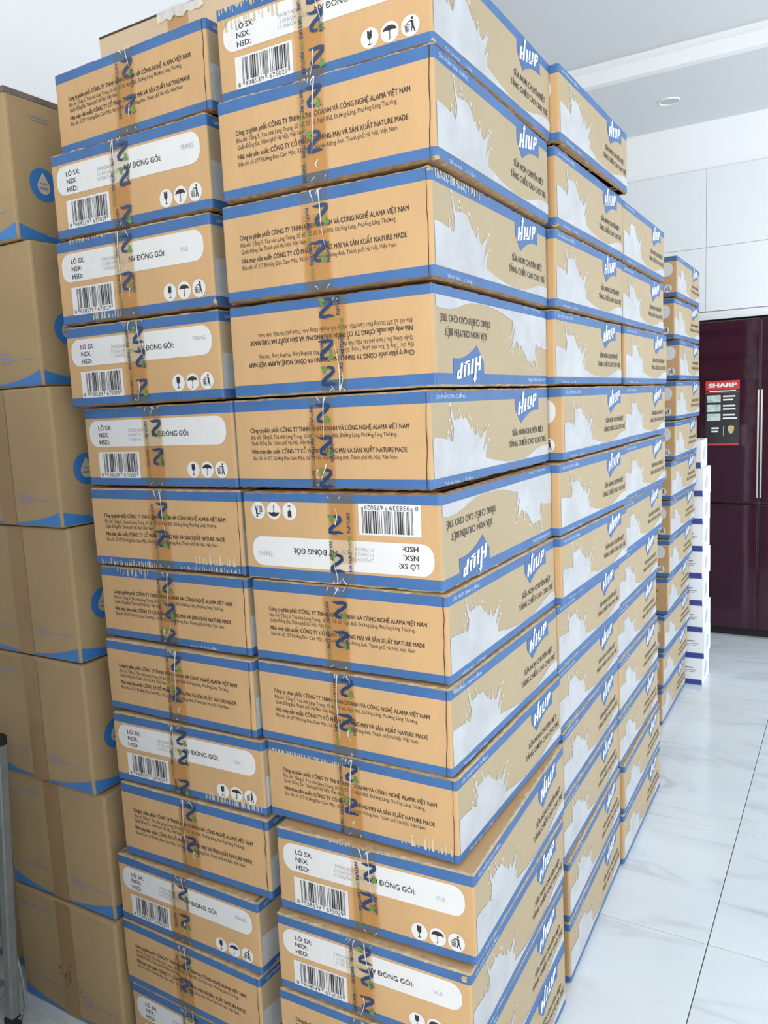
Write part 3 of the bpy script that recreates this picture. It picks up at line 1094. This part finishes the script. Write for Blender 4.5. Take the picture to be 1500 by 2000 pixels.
# plain carton lying on the left front stack
tb = empty('plain_carton', (-0.715, 0.215 + .16, LEV[0] + .0005), 'plain kraft carton with torn clear tape lying on top of the left front stack', 'carton')
pw, pd, ph_ = .47, .32, .165
link('body', box_mesh('body', (-pw / 2, pw / 2, -pd / 2, pd / 2, 0, ph_), mat('lit_cream_kraft_board', (.60, .46, .31), .75, .06, 8, .2, 50), .003), tb)  # cream kraft, paler because the light falling on it is mixed into the base
F = Flat()
for a, b in ((-pw / 2 + .002, -.004), (.002, pw / 2 - .002)):
    F.rect(a, b, ph_ - .005, ph_ - .0005)
link('flap_edge', F.build('flap_edge', M_SEAM, lambda u, v: (u, -pd / 2 - .0008, v)), tb)
bm = bmesh.new()
box_into(bm, -.016, .045, -pd / 2 - .0012, -pd / 2 - .0006, .0, ph_)
link('packing_tape', bm_mesh('packing_tape', bm, M_TAPE), tb)
rnd = random.Random(5)
v_, f_ = [], []
for k in range(12):
    x = -.04 + .012 * k
    v_ += [(x, -pd / 2 - .001 - rnd.uniform(0, .006), ph_ - .016 - rnd.uniform(0, .01)), (x + rnd.uniform(-.006, .006), -pd / 2 - .004 - rnd.uniform(0, .008), ph_ - rnd.uniform(.002, .008)), (x, -pd / 2 + .004, ph_ + .002 + rnd.uniform(0, .006))]
    if k:
        b = (k - 1) * 3
        f_ += [(b, b + 3, b + 4, b + 1), (b + 1, b + 4, b + 5, b + 2)]
link('torn_tape', mesh('torn_tape', v_, f_, M_GLINT_FILM), tb)

# ------------------------------------------------------------------ tall kraft boxes on the left
WK, DK, HK = 0.380, 0.44, 0.3158
K_X = [-.988, -.959, -.9245, -.9245, -.914, -.8995, -.8905]       # right front corner, top to bottom


def kraft_body(seed):
    rnd = random.Random(900 + seed)
    bm = bmesh.new()
    box_into(bm, -WK / 2, WK / 2, -DK / 2, DK / 2, .0008, HK - .0012, .006)
    return bm_mesh('box_body', bm, M_KRAFT2)


KB = [kraft_body(k) for k in range(2)]


def kfront(off):
    return lambda u, v: (u, -DK / 2 - off, v)


def kside(off):
    return lambda u, v: (WK / 2 + off, -DK / 2 + u, v)


def wave(fn, u0, u1, n, plane, hgt):
    F = Flat()
    for k in range(n):
        a = u0 + (u1 - u0) * k / n
        b = u0 + (u1 - u0) * (k + 1) / n
        F.poly([(a, .005), (b, .005), (b, hgt(b)), (a, hgt(a))])
    return F.build(fn, M_WAVE, plane)


hw_ = WK / 2 - .005
ME_WF = wave('wave_band', -hw_, hw_, 24, kfront(.0007), lambda u: .009 + .028 * abs(u / hw_) ** 2.2)
ME_WS = wave('wave_band', .005, DK - .005, 24, kside(.0007), lambda u: .009 + .028 * abs((u - DK / 2) / (DK / 2)) ** 2.2)
F = Flat()
F.rect(-.027, .027, .004, HK - .004)
ME_KT = F.build('paper_tape', M_KTAPE, kfront(.0010))
F = Flat()
NR = 32
for k in range(NR):
    a, b = 2 * PI * k / NR, 2 * PI * (k + 1) / NR
    F.poly([(math.cos(a) * .019, math.sin(a) * .019), (math.cos(a) * .036, math.sin(a) * .036), (math.cos(b) * .036, math.sin(b) * .036), (math.cos(b) * .019, math.sin(b) * .019)])
ring = F
LCU, LCV = .078, .128
ME_RING = None
F2 = Flat()
for p in ring.f:
    F2.poly([(ring.v[i][0] + LCU, ring.v[i][1] + LCV) for i in p])
drop = [(0, .027)] + [(.0165 * math.cos(math.radians(a)), -.004 + .0165 * math.sin(math.radians(a))) for a in range(30, -211, -20)]
ME_RING = F2.build('round_logo', M_WAVE, kside(.0008))
F = Flat()
F.ellipse(LCU, LCV, .0195, .0195, 24)
ME_RBLUE = F.build('logo_centre', M_WAVE, kside(.0007))
F = Flat()
F.poly([(LCU + x, LCV + y) for x, y in drop])
ME_DROPW = F.build('logo_drop', mat('cream_logo_ink', (.60, .53, .42), .7), kside(.0012))
F = Flat()
F.rect(LCU - .010, LCU + .009, LCV + .001, LCV + .004)
F.rect(LCU - .012, LCU + .011, LCV - .010, LCV - .005)
F.rect(.055, .104, HK - .046, HK - .043)
F.rect(.058, .104, HK - .053, HK - .050)
F.rect(.075, .100, .017, .023)
ME_KTXT = F.build('small_print', M_MAUVE, kside(.0014))
F = Flat()
for k, (a, b) in enumerate(((.045, .075), (.045, .09), (.045, .165), (.05, .09))):
    F.rect(a, b, .076 - k * .007, .0785 - k * .007)
F.rect(-.15, -.04, .068, .071)
F.rect(-.17, -.05, HK - .05, HK - .044)
ME_KTXT2 = F.build('small_print', M_MAUVE, kfront(.0007))


def kraft_box(loc, rz, label, seed=0):
    root = empty('kraft_box', loc, label, 'box', 'tall kraft boxes by the ladder')
    root.rotation_euler.z = rz
    link('body', KB[seed % 2], root)
    link('wave_band', ME_WF, root)
    link('wave_band', ME_WS, root)
    link('paper_tape', ME_KT, root)
    rg = link('round_logo', ME_RING, root)
    link('logo_centre', ME_RBLUE, rg)
    link('logo_drop', ME_DROPW, rg)
    link('small_print', ME_KTXT, root)['kind'] = 'stuff'
    link('small_print', ME_KTXT2, root)['kind'] = 'stuff'
    return root


KORD = ['topmost', 'second from the top', 'third from the top', 'middle one', 'third from the floor', 'second from the floor', 'lowest']
for r in range(7):
    th = [.02, .0, -.012, .008, .0, .012, .0][r]
    root = kraft_box((K_X[r] - WK / 2, -.03 + DK / 2 + [0, .01, 0, .005, 0, .008, 0][r], (6 - r) * HK), th, 'tall kraft box with blue wave band, %s of the leftmost full stack' % KORD[r], r)
    if r == 0:
        bm = bmesh.new()
        box_into(bm, -WK / 2 - .001, WK / 2 + .0015, -DK / 2 - .0015, DK / 2, HK - .014, HK - .001, .001)
        link('dark_rim', bm_mesh('dark_rim', bm, mat('dark_rim_board', (.16, .13, .11), .9, .2, 40)), root)  # band around the top edge, darker than the board
rnd = random.Random(31)
F = Flat()
for k in range(16):
    F.ellipse(rnd.gauss(-.005, .016), .10 + rnd.gauss(0, .022), rnd.uniform(.001, .005), rnd.uniform(.001, .004), 7, rot=rnd.uniform(0, 3))
link('dirt_smudge', F.build('dirt_smudge', mat('grey_dirt', (.15, .12, .10), .9), kfront(.0016)), root)['kind'] = 'stuff'
for r in range(3):
    kraft_box((-0.90 - WK - .05 - WK / 2, .03 + DK / 2, r * HK), [0, .01, -.01][r], 'shadowed kraft box behind the ladder, %s of the short stack' % ('lowest', 'middle one', 'topmost')[r], r)

# ------------------------------------------------------------------ white boxes before the fridge
HE, WE, DE = .1396, .27, .21
bm = bmesh.new()
box_into(bm, -WE / 2, WE / 2, -DE / 2, DE / 2, .0005, HE - .0008, .002)
ME_EB = bm_mesh('box_body', bm, M_BOXW)
F = Flat()
F.poly([(-WE / 2 + .003, .002), (WE / 2 - .003, .002), (WE / 2 - .005, .030), (-WE / 2 + .003, .026)])
ME_EN = F.build('navy_band', M_BOXN, lambda u, v: (u, -DE / 2 - .0005, v))
F = Flat()
F.rect(.045, .088, .088, .094)
F.rect(.035, .105, .076, .079)
F.rect(.045, .095, .067, .070)
ME_ET = F.build('grey_print', M_GREYTXT, lambda u, v: (u, -DE / 2 - .0005, v))
F = Flat()
F.poly([(.05, .03), (.12, .05), (.13, .09), (.09, .11), (.05, .07)])
ME_EP = F.build('side_picture', mat('pale_blue_grey_print', (.45, .52, .60), .6, .2, 40), lambda u, v: (WE / 2 + .0005, -DE / 2 + u, v))
EORD = ['lowest', 'second from the floor', 'third from the floor', 'fourth from the floor', 'middle one', 'fourth from the top', 'third from the top', 'second from the top', 'topmost']
for k in range(9):
    xr = [-.058, -.052, -.055, -.060, -.059, -.060, -.060, -.058, -.075][k]
    yr = [0, .004, .0, -.003, .006, .0, .004, .0, .012][k]
    root = empty('white_box', (xr - WE / 2, 3.005 + DE / 2 + yr, k * HE), 'white box with navy base band, %s of the stack before the fridge' % EORD[k], 'box', 'white boxes before the fridge')
    root.rotation_euler.z = [0, .02, -.01, .015, -.02, .01, .0, -.015, .03][k]
    link('body', ME_EB, root)
    link('navy_band', ME_EN, root)
    link('grey_print', ME_ET, root)
    link('side_picture', ME_EP, root)

# ------------------------------------------------------------------ folding step ladder at the lower left
ld = empty('step_ladder', (-1.42, -.16, 0), 'grey metal folding step ladder standing before the kraft boxes', 'ladder')


def rail(name, x, y0, y1, ztop, w=.012, d=.022):
    bm = bmesh.new()
    box_into(bm, -w, w, -d / 2, d / 2, 0, 1, .004)
    for v in bm.verts:
        z = v.co.z
        v.co.x += x
        v.co.y += y0 + (y1 - y0) * z
        v.co.z = .018 + z * (ztop - .018)
    return link(name, bm_mesh(name, bm, M_STEEL), ld)


for x in (.232, -.232):
    rl = rail('front_rail', x, 0.035, 0.085, .735, .0125, .026)
    link('rubber_foot', box_mesh('rubber_foot', (x - .014, x + .014, .018, .050, 0, .035), M_RUBBER, .004), rl)
    link('end_cap', box_mesh('end_cap', (x - .014, x + .014, .071, .098, .725, .752), M_RUBBER, .005), rl)
    rr = link('rear_leg', tube_mesh('rear_leg', [[(x * .93, .10, .60), (x * .93, -.10, .30), (x * .93, -.20, .01)]], .009, M_STEEL), ld)
for k, (z, y) in enumerate(((.10, .035), (.23, .048), (.42, .062), (.60, .075))):
    link('tread', box_mesh('tread', (-.221, .221, y - .035, y + .01, z - .014, z + .014), M_STEEL, .004), ld)
link('hook_rod', tube_mesh('hook_rod', [[(.236, .06, .19), (.248, .062, .12), (.258, .055, .055), (.25, .045, .025), (.236, .04, .03)]], .004, M_STEEL), ld)
